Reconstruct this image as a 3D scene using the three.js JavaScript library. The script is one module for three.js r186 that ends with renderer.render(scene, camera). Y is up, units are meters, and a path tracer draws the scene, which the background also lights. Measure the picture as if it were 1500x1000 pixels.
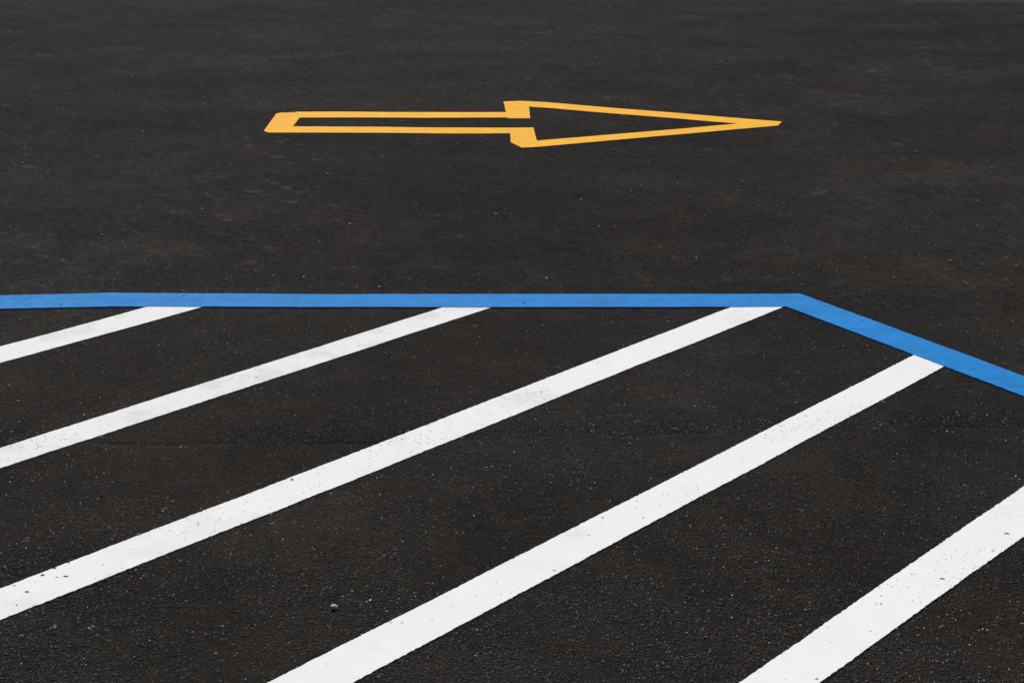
import * as THREE from 'three';
import { Sky } from 'three/addons/objects/Sky.js';
import { mergeVertices } from 'three/addons/utils/BufferGeometryUtils.js';

// ---------------------------------------------------------------- camera
const W = 1500, HT = 1000, FOC = 1950, HORIZON = -264, EYE = 1.5;
const PITCH = Math.atan2(500 - HORIZON, FOC);
const scene = new THREE.Scene();
const camera = new THREE.PerspectiveCamera(2 * Math.atan(500 / FOC) * 180 / Math.PI, W / HT, 0.05, 4000);
camera.position.set(0, EYE, 0);
camera.rotation.set(-PITCH, 0, 0);
scene.add(camera);

// ---------------------------------------------------------------- sky, sun, exposure
const SUN_ELEVATION = 45, SUN_AZIMUTH = -14;      // degrees; azimuth from straight ahead, negative to the left
const sunDir = new THREE.Vector3().setFromSphericalCoords(1, THREE.MathUtils.degToRad(90 - SUN_ELEVATION), THREE.MathUtils.degToRad(180 - SUN_AZIMUTH));
const sky = new Sky();
sky.name = 'sky';
sky.scale.setScalar(3000);
sky.material.uniforms.sunPosition.value.copy(sunDir);
sky.material.uniforms.turbidity.value = 5;
sky.material.uniforms.rayleigh.value = 0.7;
sky.material.uniforms.mieCoefficient.value = 0.004;
sky.userData = { kind: 'structure', label: 'clear blue daytime sky over the car park', category: 'sky' };
scene.add(sky);
scene.environmentIntensity = 0.1;
const sun = new THREE.DirectionalLight(0xfff6ec, 4.6);
sun.name = 'sun';
sun.position.copy(sunDir).multiplyScalar(40).add(new THREE.Vector3(0, 0, -5));
sun.target.position.set(0, 0, -5);
sun.castShadow = true;
sun.shadow.mapSize.set(4096, 4096);
Object.assign(sun.shadow.camera, { left: -9, right: 9, top: 9, bottom: -9, near: 1, far: 90 });
sun.shadow.radius = 1;
scene.add(sun, sun.target);

const renderer = new THREE.WebGLRenderer({ antialias: true });
renderer.setSize(1024, 682);
renderer.toneMapping = THREE.LinearToneMapping;
renderer.toneMappingExposure = 0.95;
renderer.shadowMap.enabled = true;

// ---------------------------------------------------------------- small tools
function rng(seed) {
  let a = seed >>> 0;
  return () => { a = (a + 0x6D2B79F5) >>> 0; let t = a; t = Math.imul(t ^ (t >>> 15), t | 1); t ^= t + Math.imul(t ^ (t >>> 7), t | 61); return ((t ^ (t >>> 14)) >>> 0) / 4294967296; };
}
function hash(ix, iy, s) {
  let h = Math.imul(ix, 374761393) + Math.imul(iy, 668265263) + Math.imul(s, 2147483647 - 58);
  h = Math.imul(h ^ (h >>> 13), 1274126177); h ^= h >>> 16;
  return ((Math.imul(h, 2246822519) ^ (h >>> 15)) >>> 0) / 4294967296;
}
function noise(x, y, s = 1) {
  const ix = Math.floor(x), iy = Math.floor(y), fx = x - ix, fy = y - iy;
  const u = fx * fx * (3 - 2 * fx), v = fy * fy * (3 - 2 * fy);
  const a = hash(ix, iy, s), b = hash(ix + 1, iy, s), c = hash(ix, iy + 1, s), d = hash(ix + 1, iy + 1, s);
  return a + (b - a) * u + (c - a) * v + (a - b - c + d) * u * v;
}
const fbm = (x, y, s, o = 4) => { let t = 0, a = 0.5, n = 0; for (let i = 0; i < o; i++) { t += a * noise(x, y, s + i); n += a; a *= 0.5; x = x * 2.03 + 7.1; y = y * 2.03 + 3.7; } return t / n; };
const clamp = (v, a = 0, b = 1) => Math.min(b, Math.max(a, v));
const step = (a, b, v) => { const t = clamp((v - a) / (b - a)); return t * t * (3 - 2 * t); };
const lerp = (a, b, t) => a + (b - a) * t;

// a pixel of the 1500 x 1000 photograph -> the point of the pavement under it
function ground(px, py) {
  const a = PITCH + Math.atan2(py - 500, FOC), d = EYE / Math.tan(a);
  const depth = d * Math.cos(PITCH) + EYE * Math.sin(PITCH);
  return [(px - 750) / FOC * depth, -d];
}
function pixelOf(x, z) {                       // the reverse, used to cull what the photograph cannot see
  const d = -z, depth = d * Math.cos(PITCH) + EYE * Math.sin(PITCH);
  const up = d * Math.sin(PITCH) - EYE * Math.cos(PITCH);
  return [750 + FOC * x / depth, 500 - FOC * up / depth, depth];
}

// ---------------------------------------------------------------- the pavement's shape
const joint = [ground(-700, 655), ground(180, 649), ground(500, 648), ground(900, 636), ground(1250, 626), ground(1500, 623), ground(2300, 615)];
function jointZ(x) {
  let i = 0; while (i < joint.length - 2 && x > joint[i + 1][0]) i++;
  const [x0, z0] = joint[i], [x1, z1] = joint[i + 1];
  return lerp(z0, z1, (x - x0) / (x1 - x0)) + (noise(x * 9, 0.5, 71) - 0.5) * 0.02;
}
function heightAt(x, z) {
  let h = (fbm(x * 0.5, z * 0.5, 11, 3) - 0.5) * 0.012 + (fbm(x * 2.2, z * 2.2, 17, 2) - 0.5) * 0.004;
  const dj = z - jointZ(x);
  const open = step(0.34, 0.62, noise(x * 5, 3.3, 73));
  h -= 0.003 * open * Math.exp(-(dj * dj) / (2 * 0.006 * 0.006));
  return h;
}
const quietHeight = (x, z) => (fbm(x * 0.5, z * 0.5, 11, 3) - 0.5) * 0.012 + (fbm(x * 2.2, z * 2.2, 17, 2) - 0.5) * 0.004;

// ---------------------------------------------------------------- asphalt texture: one crushed stone after another, coated with bitumen
const TILE = 2.4, TN = 2048;
function asphaltMaps() {
  const r = rng(4711), n = TN, mm = TILE * 1000 / n;
  const hgt = new Float32Array(n * n), tone = new Float32Array(n * n), warm = new Float32Array(n * n), gls = new Float32Array(n * n);
  tone.fill(0.62); warm.fill(0.5); gls.fill(0.2);
  for (let k = 0; k < 330000; k++) {
    const big = r(), rad = (big < 0.03 ? 3.2 + 1.8 * r() : big < 0.3 ? 1.8 + 1.5 * r() : 0.8 + 1.1 * r()) / mm;
    const cx = r() * n, cy = r() * n, top = 0.25 + 0.5 * r() + (big < 0.3 ? 0.12 : 0);
    const ang = r() * Math.PI, ca = Math.cos(ang), sa = Math.sin(ang), ex = 0.65 + 0.5 * r(), tx = (r() - 0.5) * 0.55, ty = (r() - 0.5) * 0.55;
    const c1 = r() * 6.28, c2 = c1 + 1.5 + r() * 1.6, d1 = 0.45 + 0.4 * r(), d2 = 0.45 + 0.4 * r();
    const u = r();
    const tn = u < 0.003 ? 5 + 6 * r() : u < 0.035 ? 1.9 + 1.9 * r() : 0.55 + 0.95 * r();
    const wm = 0.5 + (r() - 0.5) * 0.9, gl = r();
    const R = Math.ceil(rad * 1.2);
    for (let j = -R; j <= R; j++) for (let i = -R; i <= R; i++) {
      const a = (i * ca + j * sa) / rad, b = (-i * sa + j * ca) / (rad * ex);
      const q = Math.max(a * a + b * b, Math.abs(a * Math.cos(c1) + b * Math.sin(c1)) / d1 * 0.98, Math.abs(a * Math.cos(c2) + b * Math.sin(c2)) / d2 * 0.98);
      if (q > 1) continue;
      const h = top * (1 - 0.75 * q * q * q) + (tx * a + ty * b) * 0.32;
      const x = (Math.floor(cx) + i + n) % n, y = (Math.floor(cy) + j + n) % n, o = y * n + x;
      if (h > hgt[o]) { hgt[o] = h; tone[o] = tn; warm[o] = wm; gls[o] = gl; }
    }
  }
  const color = new Uint8Array(n * n * 4), bump = new Uint8Array(n * n * 4), rough = new Uint8Array(n * n * 4);
  const srgb = v => 255 * (v <= 0.0031308 ? 12.92 * v : 1.055 * Math.pow(v, 1 / 2.4) - 0.055);
  for (let o = 0; o < n * n; o++) {
    const g = 0.9 + 0.2 * hash(o, 3, 9), t = 0.105 * tone[o] * g, w = (warm[o] - 0.5) * 0.34;
    color[o * 4] = clamp(srgb(clamp(t * (1 + w))), 0, 255); color[o * 4 + 1] = clamp(srgb(clamp(t)), 0, 255); color[o * 4 + 2] = clamp(srgb(clamp(t * (1 - w))), 0, 255); color[o * 4 + 3] = 255;
    const b = clamp(hgt[o] * 0.95 + 0.04 * hash(o, 5, 2)) * 255; bump[o * 4] = bump[o * 4 + 1] = bump[o * 4 + 2] = b; bump[o * 4 + 3] = 255;
    const ro = 255 * (0.98 - 0.36 * gls[o] * gls[o] * gls[o]); rough[o * 4] = rough[o * 4 + 1] = rough[o * 4 + 2] = ro; rough[o * 4 + 3] = 255;
  }
  const tex = (d, s) => { const t = new THREE.DataTexture(d, n, n); t.wrapS = t.wrapT = THREE.RepeatWrapping; t.magFilter = THREE.LinearFilter; t.minFilter = THREE.LinearMipmapLinearFilter; t.generateMipmaps = true; if (s) t.colorSpace = THREE.SRGBColorSpace; t.anisotropy = 16; t.needsUpdate = true; return t; };
  return { color: tex(color, true), bump: tex(bump), rough: tex(rough) };
}
const maps = asphaltMaps();
// the map is stored ten times too light for precision in the dark tones; the colour brings it back to fresh asphalt
const asphaltMat = new THREE.MeshPhysicalMaterial({ name: 'fresh asphalt', specularIntensity: 0.08, map: maps.color, bumpMap: maps.bump, bumpScale: 0.0042, roughnessMap: maps.rough, roughness: 1, vertexColors: true });
asphaltMat.color.setRGB(0.258, 0.229, 0.192);

// stains and paving streaks in the asphalt (tone, warmth)
function asphaltTone(x, z) {
  const broad = fbm(x * 0.55 + 3, z * 0.9, 31, 3), mid = fbm(x * 2.1, z * 3.6, 37, 4), fine = fbm(x * 13, z * 13, 43, 3);
  let t = 1 + (broad - 0.5) * 0.6 + (mid - 0.5) * 0.6 + (fine - 0.5) * 0.4;
  const dj = z - jointZ(x);
  const coarse = step(-0.02, 0.0, -dj + 0.01) * step(0.2, 0.06, -dj) * 0.12 * step(0.3, 0.6, fbm(x * 3, 9.1, 91, 2));
  t *= 1 - coarse;
  // worn, dusty scuffs with an outline of their own
  const s = fbm(x * 20, z * 16, 53, 3), where = fbm(x * 1.1, z * 1.1, 59, 3);
  if (z < -4.4) t *= 1 + 1.1 * step(0.74, 0.82, s) * step(0.42, 0.6, where);
  const grit = step(0.55, 0.7, fbm(x * 1.9 + 5, z * 1.9, 61, 3));
  t *= 1 + 0.2 * grit;
  return [Math.max(0.35, t), (fbm(x * 1.6, z * 2.2, 67, 3) - 0.5) * 0.3 + (fine - 0.5) * 0.16];
}

// ---------------------------------------------------------------- the pavement: one sheet to the horizon, fine where the picture looks
{
  const xs = [], zs = [];
  for (const v of [-1500, -500, -160, -60, -25, -12, -8]) xs.push(v);
  for (let x = -6.2; x <= 6.2; x += 0.02) xs.push(x);
  for (const v of [8, 12, 25, 60, 160, 500, 1500]) xs.push(v);
  for (const v of [1500, 500, 160, 60, 25, 10, 4, 1.5, 0.4, -0.3, -0.8]) zs.push(v);
  for (let d = 1.05; d < 15;) {
    zs.push(-d);
    let s = Math.max(0.014, 0.0036 * d);
    const jd = -joint[3][1]; if (Math.abs(d - jd) < 0.13) s = 0.004;
    d += s;
  }
  for (const v of [-15.5, -17, -22, -32, -60, -160, -500, -1500]) zs.push(v);
  const nx = xs.length, nz = zs.length;
  const pos = new Float32Array(nx * nz * 3), uv = new Float32Array(nx * nz * 2), col = new Float32Array(nx * nz * 3);
  for (let j = 0, o = 0; j < nz; j++) for (let i = 0; i < nx; i++, o++) {
    const x = xs[i], z = zs[j];
    pos[o * 3] = x; pos[o * 3 + 1] = heightAt(x, z); pos[o * 3 + 2] = z;
    uv[o * 2] = x / TILE; uv[o * 2 + 1] = -z / TILE;
    let [t, w] = asphaltTone(x, z); t *= 1 + (hash(i, j, 77) - 0.5) * (z < -4 ? 0.55 : 0.3); w += (hash(i, j, 78) - 0.5) * 0.16;   // clumps of lighter and darker stone
    col[o * 3] = t * (1 + w * 0.5); col[o * 3 + 1] = t; col[o * 3 + 2] = t * (1 - w * 0.6);
  }
  const idx = [];
  for (let j = 0; j < nz - 1; j++) for (let i = 0; i < nx - 1; i++) { const a = j * nx + i, b = a + 1, c = a + nx, d = c + 1; idx.push(a, b, c, b, d, c); }
  const g = new THREE.BufferGeometry();
  g.setAttribute('position', new THREE.BufferAttribute(pos, 3)); g.setAttribute('uv', new THREE.BufferAttribute(uv, 2)); g.setAttribute('color', new THREE.BufferAttribute(col, 3));
  g.setIndex(idx); g.computeVertexNormals();
  const m = new THREE.Mesh(g, asphaltMat);
  m.name = 'asphalt_pavement'; m.receiveShadow = m.castShadow = true;
  m.userData = { kind: 'structure', label: 'fresh black asphalt of a car park', category: 'pavement' };
  scene.add(m);
}

// an older, greyer strip of asphalt laid beyond the far end of the lot
{
  const [x0, z0] = ground(1316, 5), nx = 420, nz = 24, pos = [], uv = [], col = [], idx = [];
  for (let j = 0; j <= nz; j++) for (let i = 0; i <= nx; i++) {
    const u = i / nx, x = x0 + 9 * u + (i ? 0 : (noise(j, 2, 5) - 0.5) * 0.05), z = z0 + (fbm(x * 6, 4, 211, 3) - 0.5) * 0.07 * (j ? 0 : 1) - 3.2 * (j / nz) * (j / nz);
    pos.push(x, quietHeight(x, z) + 0.0014 + 0.003 * Math.min(1, j / 6), z); uv.push(x / TILE + 0.37, -z / TILE + 0.61);
    const [t, w] = asphaltTone(x, z); col.push(1.7 * t * (1 + w * 0.3), 1.66 * t, 1.64 * t * (1 - w * 0.3));
    if (i < nx && j < nz) { const a = j * (nx + 1) + i, b = a + 1, c = a + nx + 1, d = c + 1; idx.push(a, b, c, b, d, c); }
  }
  const g = new THREE.BufferGeometry(); g.setAttribute('position', new THREE.Float32BufferAttribute(pos, 3)); g.setAttribute('uv', new THREE.Float32BufferAttribute(uv, 2)); g.setAttribute('color', new THREE.Float32BufferAttribute(col, 3)); g.setIndex(idx); g.computeVertexNormals();
  const m = new THREE.Mesh(g, asphaltMat); m.name = 'older_pavement'; m.receiveShadow = m.castShadow = true;
  m.userData = { kind: 'structure', label: 'greyer strip of older asphalt beyond the black lot', category: 'pavement' }; scene.add(m);
}

// ---------------------------------------------------------------- traffic paint
// A painted stroke is the film between two edges (polylines of pavement points), cut into cells of a few millimetres,
// with frayed borders, pinholes where the film did not close over the stones, and a side wall down to the pavement.
const painted = [];                                   // outlines, so that loose grains stay off the paint
const polyLen = p => { let l = 0; for (let i = 1; i < p.length; i++) l += Math.hypot(p[i][0] - p[i - 1][0], p[i][1] - p[i - 1][1]); return l; };
function along(p, t) {
  let s = t * polyLen(p);
  for (let i = 1; i < p.length; i++) { const l = Math.hypot(p[i][0] - p[i - 1][0], p[i][1] - p[i - 1][1]); if (s <= l || i === p.length - 1) { const k = s / l; return [lerp(p[i - 1][0], p[i][0], k), lerp(p[i - 1][1], p[i][1], k)]; } s -= l; }
}
function stroke(name, parent, material, edgeA, edgeB, opt = {}) {
  const { cell = 0.005, lift = 0.003, fray = 1, pits = 1, chips = [], tint = () => [1, 1, 1], seed = 1, frayEnds = true, frayA = true, frayB = true } = opt;
  painted.push([...edgeA, ...[...edgeB].reverse()]);
  const len = Math.max(polyLen(edgeA), polyLen(edgeB)), a0 = edgeA[0], b0 = edgeB[0], mA = along(edgeA, 0.5), mB = along(edgeB, 0.5);
  const wid = Math.max(Math.hypot(a0[0] - b0[0], a0[1] - b0[1]) * 0.7, Math.hypot(mA[0] - mB[0], mA[1] - mB[1]) * 0.7, 0.03);
  const n = Math.max(4, Math.round(len / cell)), m = Math.max(3, Math.round(wid / cell));
  const fr = (s, k) => fray * ((fbm(s * 7, k, 101 + seed, 2) - 0.5) * 0.003 + (fbm(s * 130, k, 111 + seed, 3) - 0.5) * 0.0052);
  const P = [], C = [];
  for (let i = 0; i <= n; i++) {
    const t = i / n, A = along(edgeA, t), B = along(edgeB, t), dx = B[0] - A[0], dz = B[1] - A[1], L = Math.hypot(dx, dz) || 1e-6;
    const fa = (frayA ? fr(t * len, 1.5) : 0) / L, fb = (frayB ? fr(t * len, 8.5) : 0) / L;
    for (let j = 0; j <= m; j++) {
      const v = lerp(Math.min(fa, 0.4), 1 - Math.min(fb, 0.4), j / m);
      let x = A[0] + dx * v, z = A[1] + dz * v;
      if (i > 0 && i < n && j > 0 && j < m) { x += (hash(i, j, 5 + seed) - 0.5) * cell * 0.6; z += (hash(i, j, 6 + seed) - 0.5) * cell * 0.6; }
      else if (frayEnds && (i === 0 || i === n)) { const ex = (edgeA[1][0] - edgeA[0][0]) / len, ez = (edgeA[1][1] - edgeA[0][1]) / len, k = fr(j * 0.004 + 3, i ? 2.5 : 5.5); x += ex * k * 0.6; z += ez * k * 0.6; }
      P.push(x, quietHeight(x, z) + lift, z);
      C.push(...tint(x, z, t, j / m));
    }
  }
  const row = m + 1, keep = new Uint8Array(n * m).fill(1);
  const pitAt = (x, z) => {
    for (const [cx, cz, r, e = 1, rot = 0] of chips) { const u = x - cx, w = z - cz, a = u * Math.cos(rot) + w * Math.sin(rot), b = -u * Math.sin(rot) + w * Math.cos(rot); if ((a * a) / (r * r * e * e) + (b * b) / (r * r) < 0.7 + 0.6 * hash(Math.round(x * 900), Math.round(z * 900), 3)) return true; }
    return false;
  };
  for (let i = 0; i < n; i++) for (let j = 0; j < m; j++) {
    const o = (i * row + j) * 3, x = P[o], z = P[o + 2];
    const clump = step(0.5, 0.72, fbm(x * 4 + 2, z * 4, 131, 3)), dj = z - jointZ(x);
    const p = pits * (0.0022 + 0.016 * clump + 0.045 * Math.exp(-(dj * dj) / 0.003));
    if (hash(i, j, 200 + seed) < p || pitAt(x, z)) keep[i * m + j] = hash(i, j, 300 + seed) < 0.85 && !pitAt(x, z) ? 2 : 0;
  }
  const idx = [], wall = [], V = (i, j) => i * row + j, on = (i, j) => i >= 0 && j >= 0 && i < n && j < m && keep[i * m + j] > 0;
  // orientation of the patch decides the winding
  const ax = edgeA[edgeA.length - 1][0] - a0[0], az = edgeA[edgeA.length - 1][1] - a0[1], bx = mB[0] - mA[0], bz = mB[1] - mA[1], flip = ax * bz - az * bx > 0;
  const tri = (a, b, c) => flip ? idx.push(a, c, b) : idx.push(a, b, c);
  for (let i = 0; i < n; i++) for (let j = 0; j < m; j++) {
    const k = keep[i * m + j]; if (!k) continue;
    const a = V(i, j), b = V(i + 1, j), c = V(i + 1, j + 1), d = V(i, j + 1);
    tri(a, b, c); if (k === 1) tri(a, c, d);
    if (!on(i, j - 1)) wall.push([a, b]); if (!on(i, j + 1)) wall.push([c, d]); if (!on(i - 1, j)) wall.push([d, a]); if (!on(i + 1, j)) wall.push([b, c]);
  }
  for (const [a, b] of wall) {
    const q = P.length / 3;
    for (const v of [a, b]) P.push(P[v * 3], P[v * 3 + 1], P[v * 3 + 2]);
    for (const v of [a, b]) P.push(P[v * 3], P[v * 3 + 1] - lift - 0.002, P[v * 3 + 2]);
    for (const v of [a, b, a, b]) C.push(C[v * 3], C[v * 3 + 1], C[v * 3 + 2]);
    tri(q, q + 2, q + 1); tri(q + 1, q + 2, q + 3);
  }
  const uv = []; for (let i = 0; i < P.length; i += 3) uv.push(P[i] / TILE, -P[i + 2] / TILE);
  const g = new THREE.BufferGeometry();
  g.setAttribute('position', new THREE.Float32BufferAttribute(P, 3)); g.setAttribute('color', new THREE.Float32BufferAttribute(C, 3)); g.setAttribute('uv', new THREE.Float32BufferAttribute(uv, 2));
  g.setIndex(idx); g.computeVertexNormals();
  const mesh = new THREE.Mesh(g, material); mesh.name = name; mesh.castShadow = mesh.receiveShadow = true;
  parent.add(mesh);
  return mesh;
}
function paintMat(name, r, g, b) {
  const m = new THREE.MeshPhysicalMaterial({ name, bumpMap: maps.bump, bumpScale: 0.0004, roughness: 0.75, specularIntensity: 0.18, vertexColors: true, side: THREE.DoubleSide });
  m.color.setRGB(r, g, b); return m;
}
const whitePaint = paintMat('white traffic paint', 0.805, 0.81, 0.8);
const bluePaint = paintMat('blue traffic paint', 0.012, 0.195, 0.52);
const yellowPaint = paintMat('yellow traffic paint', 0.81, 0.415, 0.018);
const px = (...p) => p.map(([x, y]) => ground(x, y));
function beyond(p, q, metres) {                       // carry the line p -> q on past q
  const d = Math.hypot(q[0] - p[0], q[1] - p[1]); return [q[0] + (q[0] - p[0]) / d * metres, q[1] + (q[1] - p[1]) / d * metres];
}

// dirt on the white paint: pale dust patches, rubber specks and smears
const dirt = (amount, marks = []) => (x, z) => {
  let d = amount * (0.5 * fbm(x * 3, z * 3, 141, 3) + 0.7 * step(0.5, 0.75, fbm(x * 14, z * 14, 147, 3)) + 0.5 * fbm(x * 70, z * 70, 149, 2));
  let r = 1 - d * 0.12, g = 1 - d * 0.12, b = 1 - d * 0.15;
  for (const [cx, cz, rx, rz, k] of marks) { const u = (x - cx) / rx, w = (z - cz) / rz, q = Math.exp(-(u * u + w * w)) * k * 0.42 * step(0.35, 0.65, fbm(x * 60, z * 60, 151, 3)); r *= 1 - q; g *= 1 - q * 0.97; b *= 1 - q * 1.1; }
  return [r, g, b];
};
const at = (x, y) => ground(x, y);
const chip = (x, y, mm, e, rot) => [...at(x, y), mm * 0.62 / 1000, e, rot];
const mark = (x, y, rx, rz, k) => [...at(x, y), rx, rz, k];

const stripes = [
  // far edge (start near the border, end out of frame), near edge
  { a: [[222, 448], [0, 509]], b: [[300, 449], [0, 533]], out: 0.9, dirt: 1.25, pits: 0.15, label: 'white hatch stripe on the straight blue line, two stripes away from the bend' },
  { a: [[650, 449], [0, 657]], b: [[720, 449.5], [0, 686]], out: 0.9, dirt: 1.1, pits: 0.55, label: 'white hatch stripe on the straight blue line, between two others, next to the bend stripe',
    chips: [chip(375, 552, 5, 1.8, 0.3), chip(525, 506, 4), chip(110, 638, 4), chip(60, 654, 4)], marks: [mark(360, 560, 0.12, 0.08, 0.16), mark(40, 668, 0.1, 0.08, 0.14)] },
  { a: [[1073, 449], [0, 862]], b: [[1149, 449.5], [0, 908]], out: 0.8, dirt: 0.55, pits: 0.9, label: 'white hatch stripe whose tip touches the bend of the blue line',
    chips: [chip(96, 844, 4.5, 1.8), chip(84, 845, 3.5, 1.5), chip(62, 842, 6, 1.2), chip(21, 857, 3), chip(80, 832, 4, 1.1), chip(100, 824, 4), chip(24, 886, 3), chip(40, 866, 5, 1.8, -0.4), chip(793, 573, 4, 1.6), chip(588, 642, 4), chip(600, 634, 3), chip(152, 827, 3.5), chip(178, 831, 3)],
    marks: [mark(765, 582, 0.16, 0.05, 0.2), mark(793, 574, 0.04, 0.02, 0.35), mark(60, 880, 0.1, 0.06, 0.08)] },
  { a: [[1344, 518], [390, 1000]], b: [[1386, 536], [513, 1000]], out: 0.6, dirt: 0.3, pits: 0.8, label: 'white hatch stripe ending square against the slanted arm of the blue line',
    chips: [chip(882, 757, 4, 1.4), chip(1180, 609, 4, 1.5), chip(588, 911, 3.5, 1.6, 0.4), chip(793, 851, 3), chip(811, 834, 4, 1.6), chip(735, 869, 3), chip(632, 905, 3), chip(942, 757, 3)], marks: [mark(841, 781, 0.03, 0.02, 0.3), mark(1350, 540, 0.08, 0.06, 0.1)] },
  { a: [[1500, 713], [1083, 1000]], b: [[1500, 786], [1202, 1000]], out: 0.6, toBlue: true, dirt: 0.16, pits: 0.6, label: 'white hatch stripe with black chips, past the one that meets the slanted blue arm',
    chips: [chip(1474, 781, 6, 1.9, 0.3), chip(1481, 789, 3), chip(1380, 848, 5, 1.7, 0.4), chip(1368, 836, 3), chip(1290, 873, 4), chip(1291, 885, 4, 1.3), chip(1283, 886, 3), chip(1196, 994, 5, 1.2), chip(1275, 925, 3), chip(1454, 807, 3), chip(1384, 793, 3)], marks: [mark(1480, 745, 0.09, 0.08, 0.14), mark(1390, 800, 0.1, 0.05, 0.06)] },
];
const diagA = px([1172, 431], [1500, 552]), diagB = px([1152, 450], [1500, 581.5]);
stripes.forEach((s, k) => {
  const A = px(...s.a), B = px(...s.b);
  if (s.toBlue) {                                     // runs on to the blue arm beyond the frame
    const hit = (p, q) => { const [x1, z1] = diagB[0], [x2, z2] = diagB[1], rx = p[0] - q[0], rz = p[1] - q[1], sx = x2 - x1, sz = z2 - z1, t = ((x1 - p[0]) * sz - (z1 - p[1]) * sx) / (rx * sz - rz * sx); return [p[0] + rx * (t + 0.006), p[1] + rz * (t + 0.006)]; };
    A.unshift(hit(A[0], A[1])); B.unshift(hit(B[0], B[1]));
  }
  const e = A.length - 1;
  A.push(beyond(A[e - 1], A[e], s.out)); B.push(beyond(B[e - 1], B[e], s.out));
  const mesh = stroke(k ? `hatch_stripe_${String(k).padStart(3, '0')}` : 'hatch_stripe', scene, whitePaint, A, B, { cell: [0.005, 0.0034, 0.003, 0.0028, 0.0026][k], lift: 0.0028, pits: s.pits, chips: s.chips || [], tint: dirt(s.dirt, s.marks), seed: k * 7 + 1, frayEnds: false });
  mesh.userData = { label: s.label, category: 'road marking', group: 'white hatch stripes inside the blue border' };
});

// the blue border: a straight run, then an arm that turns away at the bend
{
  const g = new THREE.Group(); g.name = 'blue_border_line'; scene.add(g);
  g.userData = { label: 'bright blue painted border line bending round the white hatching', category: 'road marking' };
  const wear = (x, z) => { const s = fbm(x * 3, z * 38, 161, 3), d = fbm(x * 40, z * 40, 163, 3), left = step(-0.6, -1.5, x); const k = 1 + (s - 0.5) * 0.26 + (d - 0.5) * 0.34, w = (0.25 + left) * step(0.5, 0.68, fbm(x * 9, z * 60, 167, 3)) * 0.2; return [k + w * 2.2, k + w * 0.5, k]; };
  const A = px([1172, 431], [700, 430.5], [300, 431], [160, 430.3], [0, 434.5]), B = px([1152, 450], [700, 449.5], [300, 450], [160, 450], [0, 453.8]);
  A.push(beyond(A[3], A[4], 1.3)); B.push(beyond(B[3], B[4], 1.3));
  stroke('straight_run', g, bluePaint, A, B, { cell: 0.006, lift: 0.0042, pits: 0.06, chips: [chip(1092, 440.5, 4), chip(770, 443, 3)], tint: wear, seed: 61, frayEnds: false });
  const C = diagA.slice(), D = diagB.slice(); C.push(beyond(C[0], C[1], 1.4)); D.push(beyond(D[0], D[1], 1.4));
  stroke('slanted_arm', g, bluePaint, C, D, { cell: 0.006, lift: 0.0042, pits: 0.06, chips: [chip(1223, 468, 4)], tint: wear, seed: 67, frayEnds: false });
}

// the yellow outlined arrow, laid stroke by stroke against each other
{
  const g = new THREE.Group(); g.name = 'direction_arrow'; scene.add(g);
  g.userData = { label: 'yellow outlined direction arrow painted on the black asphalt', category: 'road marking' };
  const wear = (x, z) => { const k = 1 + (fbm(x * 5, z * 5, 171, 3) - 0.5) * 0.1 + (fbm(x * 45, z * 45, 173, 3) - 0.5) * 0.24; return [k, k * (1 + (fbm(x * 8, z * 8, 177, 2) - 0.5) * 0.08), k]; };
  const o = (seed, more = {}) => ({ cell: 0.009, lift: 0.0034, pits: 0.04, tint: wear, seed, fray: 1.2, frayEnds: false, ...more });
  // tail: outer edge, inner edge
  stroke('tail_stroke', g, yellowPaint, px([386, 191.8], [404.5, 166.2], [411, 164.9], [432, 164.6]), px([393, 194.3], [425, 194.5], [429.3, 184.8], [438.5, 172.4]), o(81, { frayA: false, frayB: false }));
  stroke('shaft_stroke', g, yellowPaint, px([432, 163.9], [741, 165.2]), px([438.5, 172.4], [743.5, 172.9]), o(83));
  stroke('shaft_stroke', g, yellowPaint, px([429.3, 185.4], [747, 187.9]), px([425, 194.5], [747, 196.2]), o(84));
  stroke('barb_stroke', g, yellowPaint, px([737.8, 149.5], [741.2, 165.2], [743.7, 174]), px([762, 148.6], [774.5, 156.8], [777, 174.2]), o(85));
  stroke('barb_stroke', g, yellowPaint, px([747, 187.9], [747.2, 197], [748.6, 209.5], [764.5, 217]), px([781.5, 187.8], [784, 198], [787, 207], [790, 215.8]), o(86));
  stroke('head_edge', g, yellowPaint, px([762, 148.4], [800, 150.2], [1145.5, 179]), px([774.5, 157.2], [800, 158.5], [1082, 181.8]), o(87));
  stroke('head_edge', g, yellowPaint, px([787, 207], [1082, 181.8]), px([790, 215.8], [1140, 184.8]), o(88));
  stroke('arrow_tip', g, yellowPaint, px([1082, 181.8], [1145.5, 179]), px([1082, 181.9], [1140, 184.8]), o(89, { frayA: false, frayB: false }));
}

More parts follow.
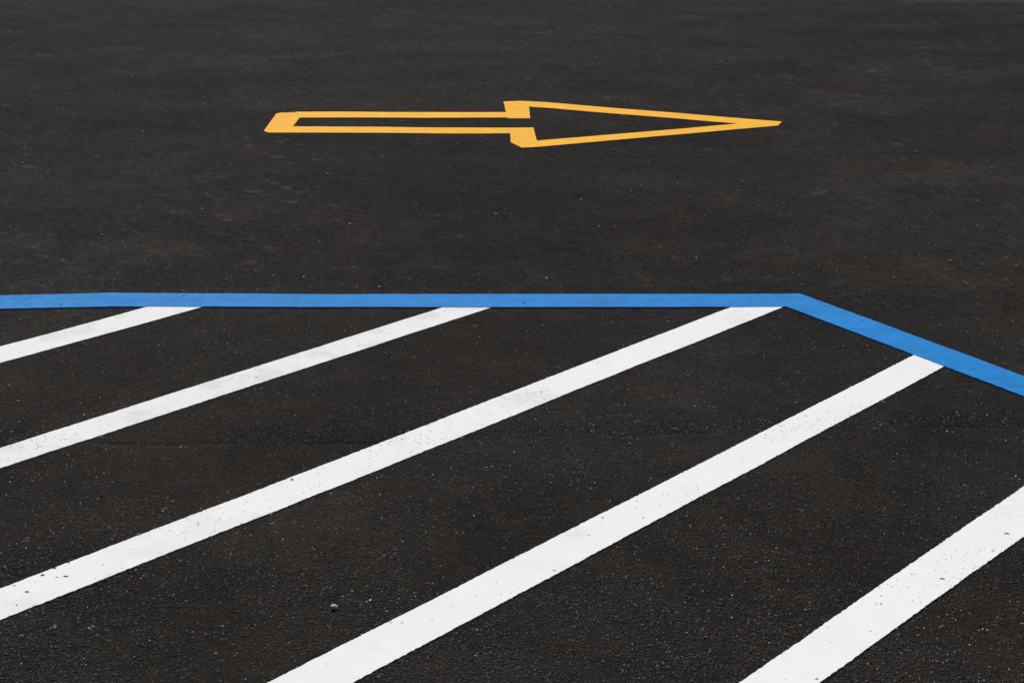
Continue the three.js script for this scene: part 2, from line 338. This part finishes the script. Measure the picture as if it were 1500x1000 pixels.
// ---------------------------------------------------------------- loose and half-buried grains
function onPaint(x, z, pad = 0) {
  for (const q of painted) { let c = false; for (let i = 0, j = q.length - 1; i < q.length; j = i++) { if ((q[i][1] > z) !== (q[j][1] > z) && x < (q[j][0] - q[i][0]) * (z - q[i][1]) / (q[j][1] - q[i][1]) + q[i][0]) c = !c; } if (c) return true; }
  return false;
}
function stoneGeometry(seed, detail = 0, cut = 0.72) {
  let g = new THREE.IcosahedronGeometry(1, detail); g.deleteAttribute('uv'); g.deleteAttribute('normal'); g = mergeVertices(g, 1e-4);
  const r = rng(seed), p = g.attributes.position, cuts = Array.from({ length: detail ? 9 : 5 }, () => new THREE.Vector3(r() - 0.5, r() - 0.5, r() - 0.5).normalize()), v = new THREE.Vector3();
  for (let i = 0; i < p.count; i++) {
    v.fromBufferAttribute(p, i).multiplyScalar(0.85 + 0.3 * r());
    for (const c of cuts) { const d = v.dot(c) - cut * (detail ? 0.8 + 0.5 * Math.abs(c.x) : 1); if (d > 0) v.addScaledVector(c, -d); }
    p.setXYZ(i, v.x, v.y, v.z);
  }
  g = g.toNonIndexed(); g.computeVertexNormals(); return g;
}
function scatter(name, label, count, seed, mat, size, place, color) {
  const r = rng(seed), items = [], m4 = new THREE.Matrix4(), q = new THREE.Quaternion(), e = new THREE.Euler();
  for (let k = 0; k < count * 6 && items.length < count; k++) {
    const p = place(r); if (!p) continue;
    const [x, z, f = 1] = p; if (onPaint(x, z)) continue;
    const s = size(r) * f, flat = 0.5 + 0.4 * r();
    e.set(r() * 0.6, r() * 6.28, r() * 0.6); q.setFromEuler(e);
    m4.compose(new THREE.Vector3(x, heightAt(x, z) + s * flat * (0.0 + 0.35 * r()), z), q, new THREE.Vector3(s * (0.7 + 0.6 * r()), s * flat, s * (0.7 + 0.6 * r())));
    items.push([m4.clone(), color(r)]);
  }
  const inst = new THREE.InstancedMesh(stoneGeometry(seed + 5), mat, items.length);
  items.forEach(([m, c], i) => { inst.setMatrixAt(i, m); inst.setColorAt(i, c); });
  inst.name = name; inst.castShadow = inst.receiveShadow = true; inst.userData = { kind: 'stuff', label, category: 'grit' };
  scene.add(inst);
}
const grainMat = new THREE.MeshPhysicalMaterial({ name: 'bitumen coated stone', color: 0xffffff, roughness: 0.66, specularIntensity: 0.4 });
const paleMat = new THREE.MeshStandardMaterial({ name: 'bare stone', color: 0xffffff, roughness: 0.7 });
const gray = (v, w) => new THREE.Color().setRGB(v * (1 + w), v, v * (1 - w));
const crumbs = [[535, 880], [504, 872], [37, 792], [692, 476], [240, 745], [130, 918], [75, 918], [268, 655], [1170, 745], [935, 615]];   // little heaps of crumbled stone
scatter('coarse_asphalt_stones', 'dark coated stones standing proud of the asphalt', 80000, 901, grainMat, r => 0.0008 + 0.0022 * Math.pow(r(), 4),
  r => { const p = ground(-60 + 1620 * r(), lerp(445, 1060, Math.pow(r(), 0.62))); return fbm(p[0] * 3.1, p[1] * 3.1, 181, 3) + 0.25 * (r() - 0.5) > 0.44 ? p : null; }, r => gray(0.011 + 0.075 * Math.pow(r(), 5), 0.08 + (r() - 0.5) * 0.3));
scatter('joint_stones', 'coarse open stones along the paving joint', 5000, 911, grainMat, r => 0.0013 + 0.0022 * r() * r(),
  r => { const x = ground(-60 + 1620 * r(), 640)[0]; const z = jointZ(x) - 0.03 + 0.05 * (r() + r() + r() - 1.5) - 0.03 * r(); return noise(x * 3.4, 1.1, 191) > 0.3 * r() + 0.25 ? [x, z] : null; }, r => gray(0.007 + 0.016 * Math.pow(r(), 3), 0.06 + (r() - 0.5) * 0.3));
scatter('pale_grit', 'scattered pale grains of bare stone on the asphalt', 9500, 921, paleMat, r => 0.0006 + 0.0019 * Math.pow(r(), 3.5),
  r => { if (r() < 0.006) { const c = crumbs[Math.floor(r() * crumbs.length)], q = ground(c[0], c[1]), a = r() * 6.28, d = 0.014 * r(); return [q[0] + d * Math.cos(a), q[1] + d * Math.sin(a), 1.5]; }
    const p = ground(-60 + 1620 * r(), lerp(300, 1060, Math.pow(r(), 0.7))); return fbm(p[0] * 2.3, p[1] * 2.3, 193, 3) + 0.5 * (r() - 0.5) > 0.5 ? p : null; }, r => gray(0.12 + 0.62 * r() * r(), 0.03 + (r() - 0.5) * 0.12));
scatter('pale_joint_grit', 'pale grains caught along the paving joint', 330, 931, paleMat, r => 0.0009 + 0.0017 * r() * r(),
  r => { const x = ground(-60 + 1620 * r(), 640)[0]; return noise(x * 2.6, 7.1, 197) > 0.45 ? [x, jointZ(x) - 0.035 + 0.06 * (r() + r() - 1)] : null; }, r => gray(0.14 + 0.5 * r() * r(), 0.03));
scatter('far_grit', 'sparse pale grains on the far asphalt', 420, 941, paleMat, r => 0.0018 + 0.0032 * Math.pow(r(), 3),
  r => { const p = ground(-60 + 1620 * r(), lerp(20, 430, Math.pow(r(), 0.6))); return fbm(p[0] * 0.9, p[1] * 0.9, 199, 3) + 0.4 * (r() - 0.5) > 0.48 ? p : null; }, r => gray(0.14 + 0.45 * r() * r(), 0.03));

// single stones that can be picked out
function pebble(name, label, x, y, size, seed, tone, warmth, lift = 0) {
  const m = new THREE.Mesh(stoneGeometry(seed, 2, 0.48), new THREE.MeshStandardMaterial({ name: 'pebble stone', color: gray(tone, warmth), roughness: 0.75, flatShading: true }));
  const [gx, gz] = ground(x, y); m.scale.set(size * 1.4, size * 0.85, size * 1.1); m.rotation.y = seed; m.position.set(gx, heightAt(gx, gz) + size * 0.3 + lift, gz);
  m.castShadow = m.receiveShadow = true; m.name = name; m.userData = { label, category: 'pebble' }; scene.add(m);
}
pebble('loose_pebble', 'pale loose pebble on bare asphalt between two white stripes', 489, 890, 0.0085, 12, 0.32, 0.08);
pebble('loose_pebble_001', 'tan pebble lying on the white stripe that touches the bend', 427, 701.5, 0.0036, 9, 0.34, 0.14, 0.003);

renderer.render(scene, camera);
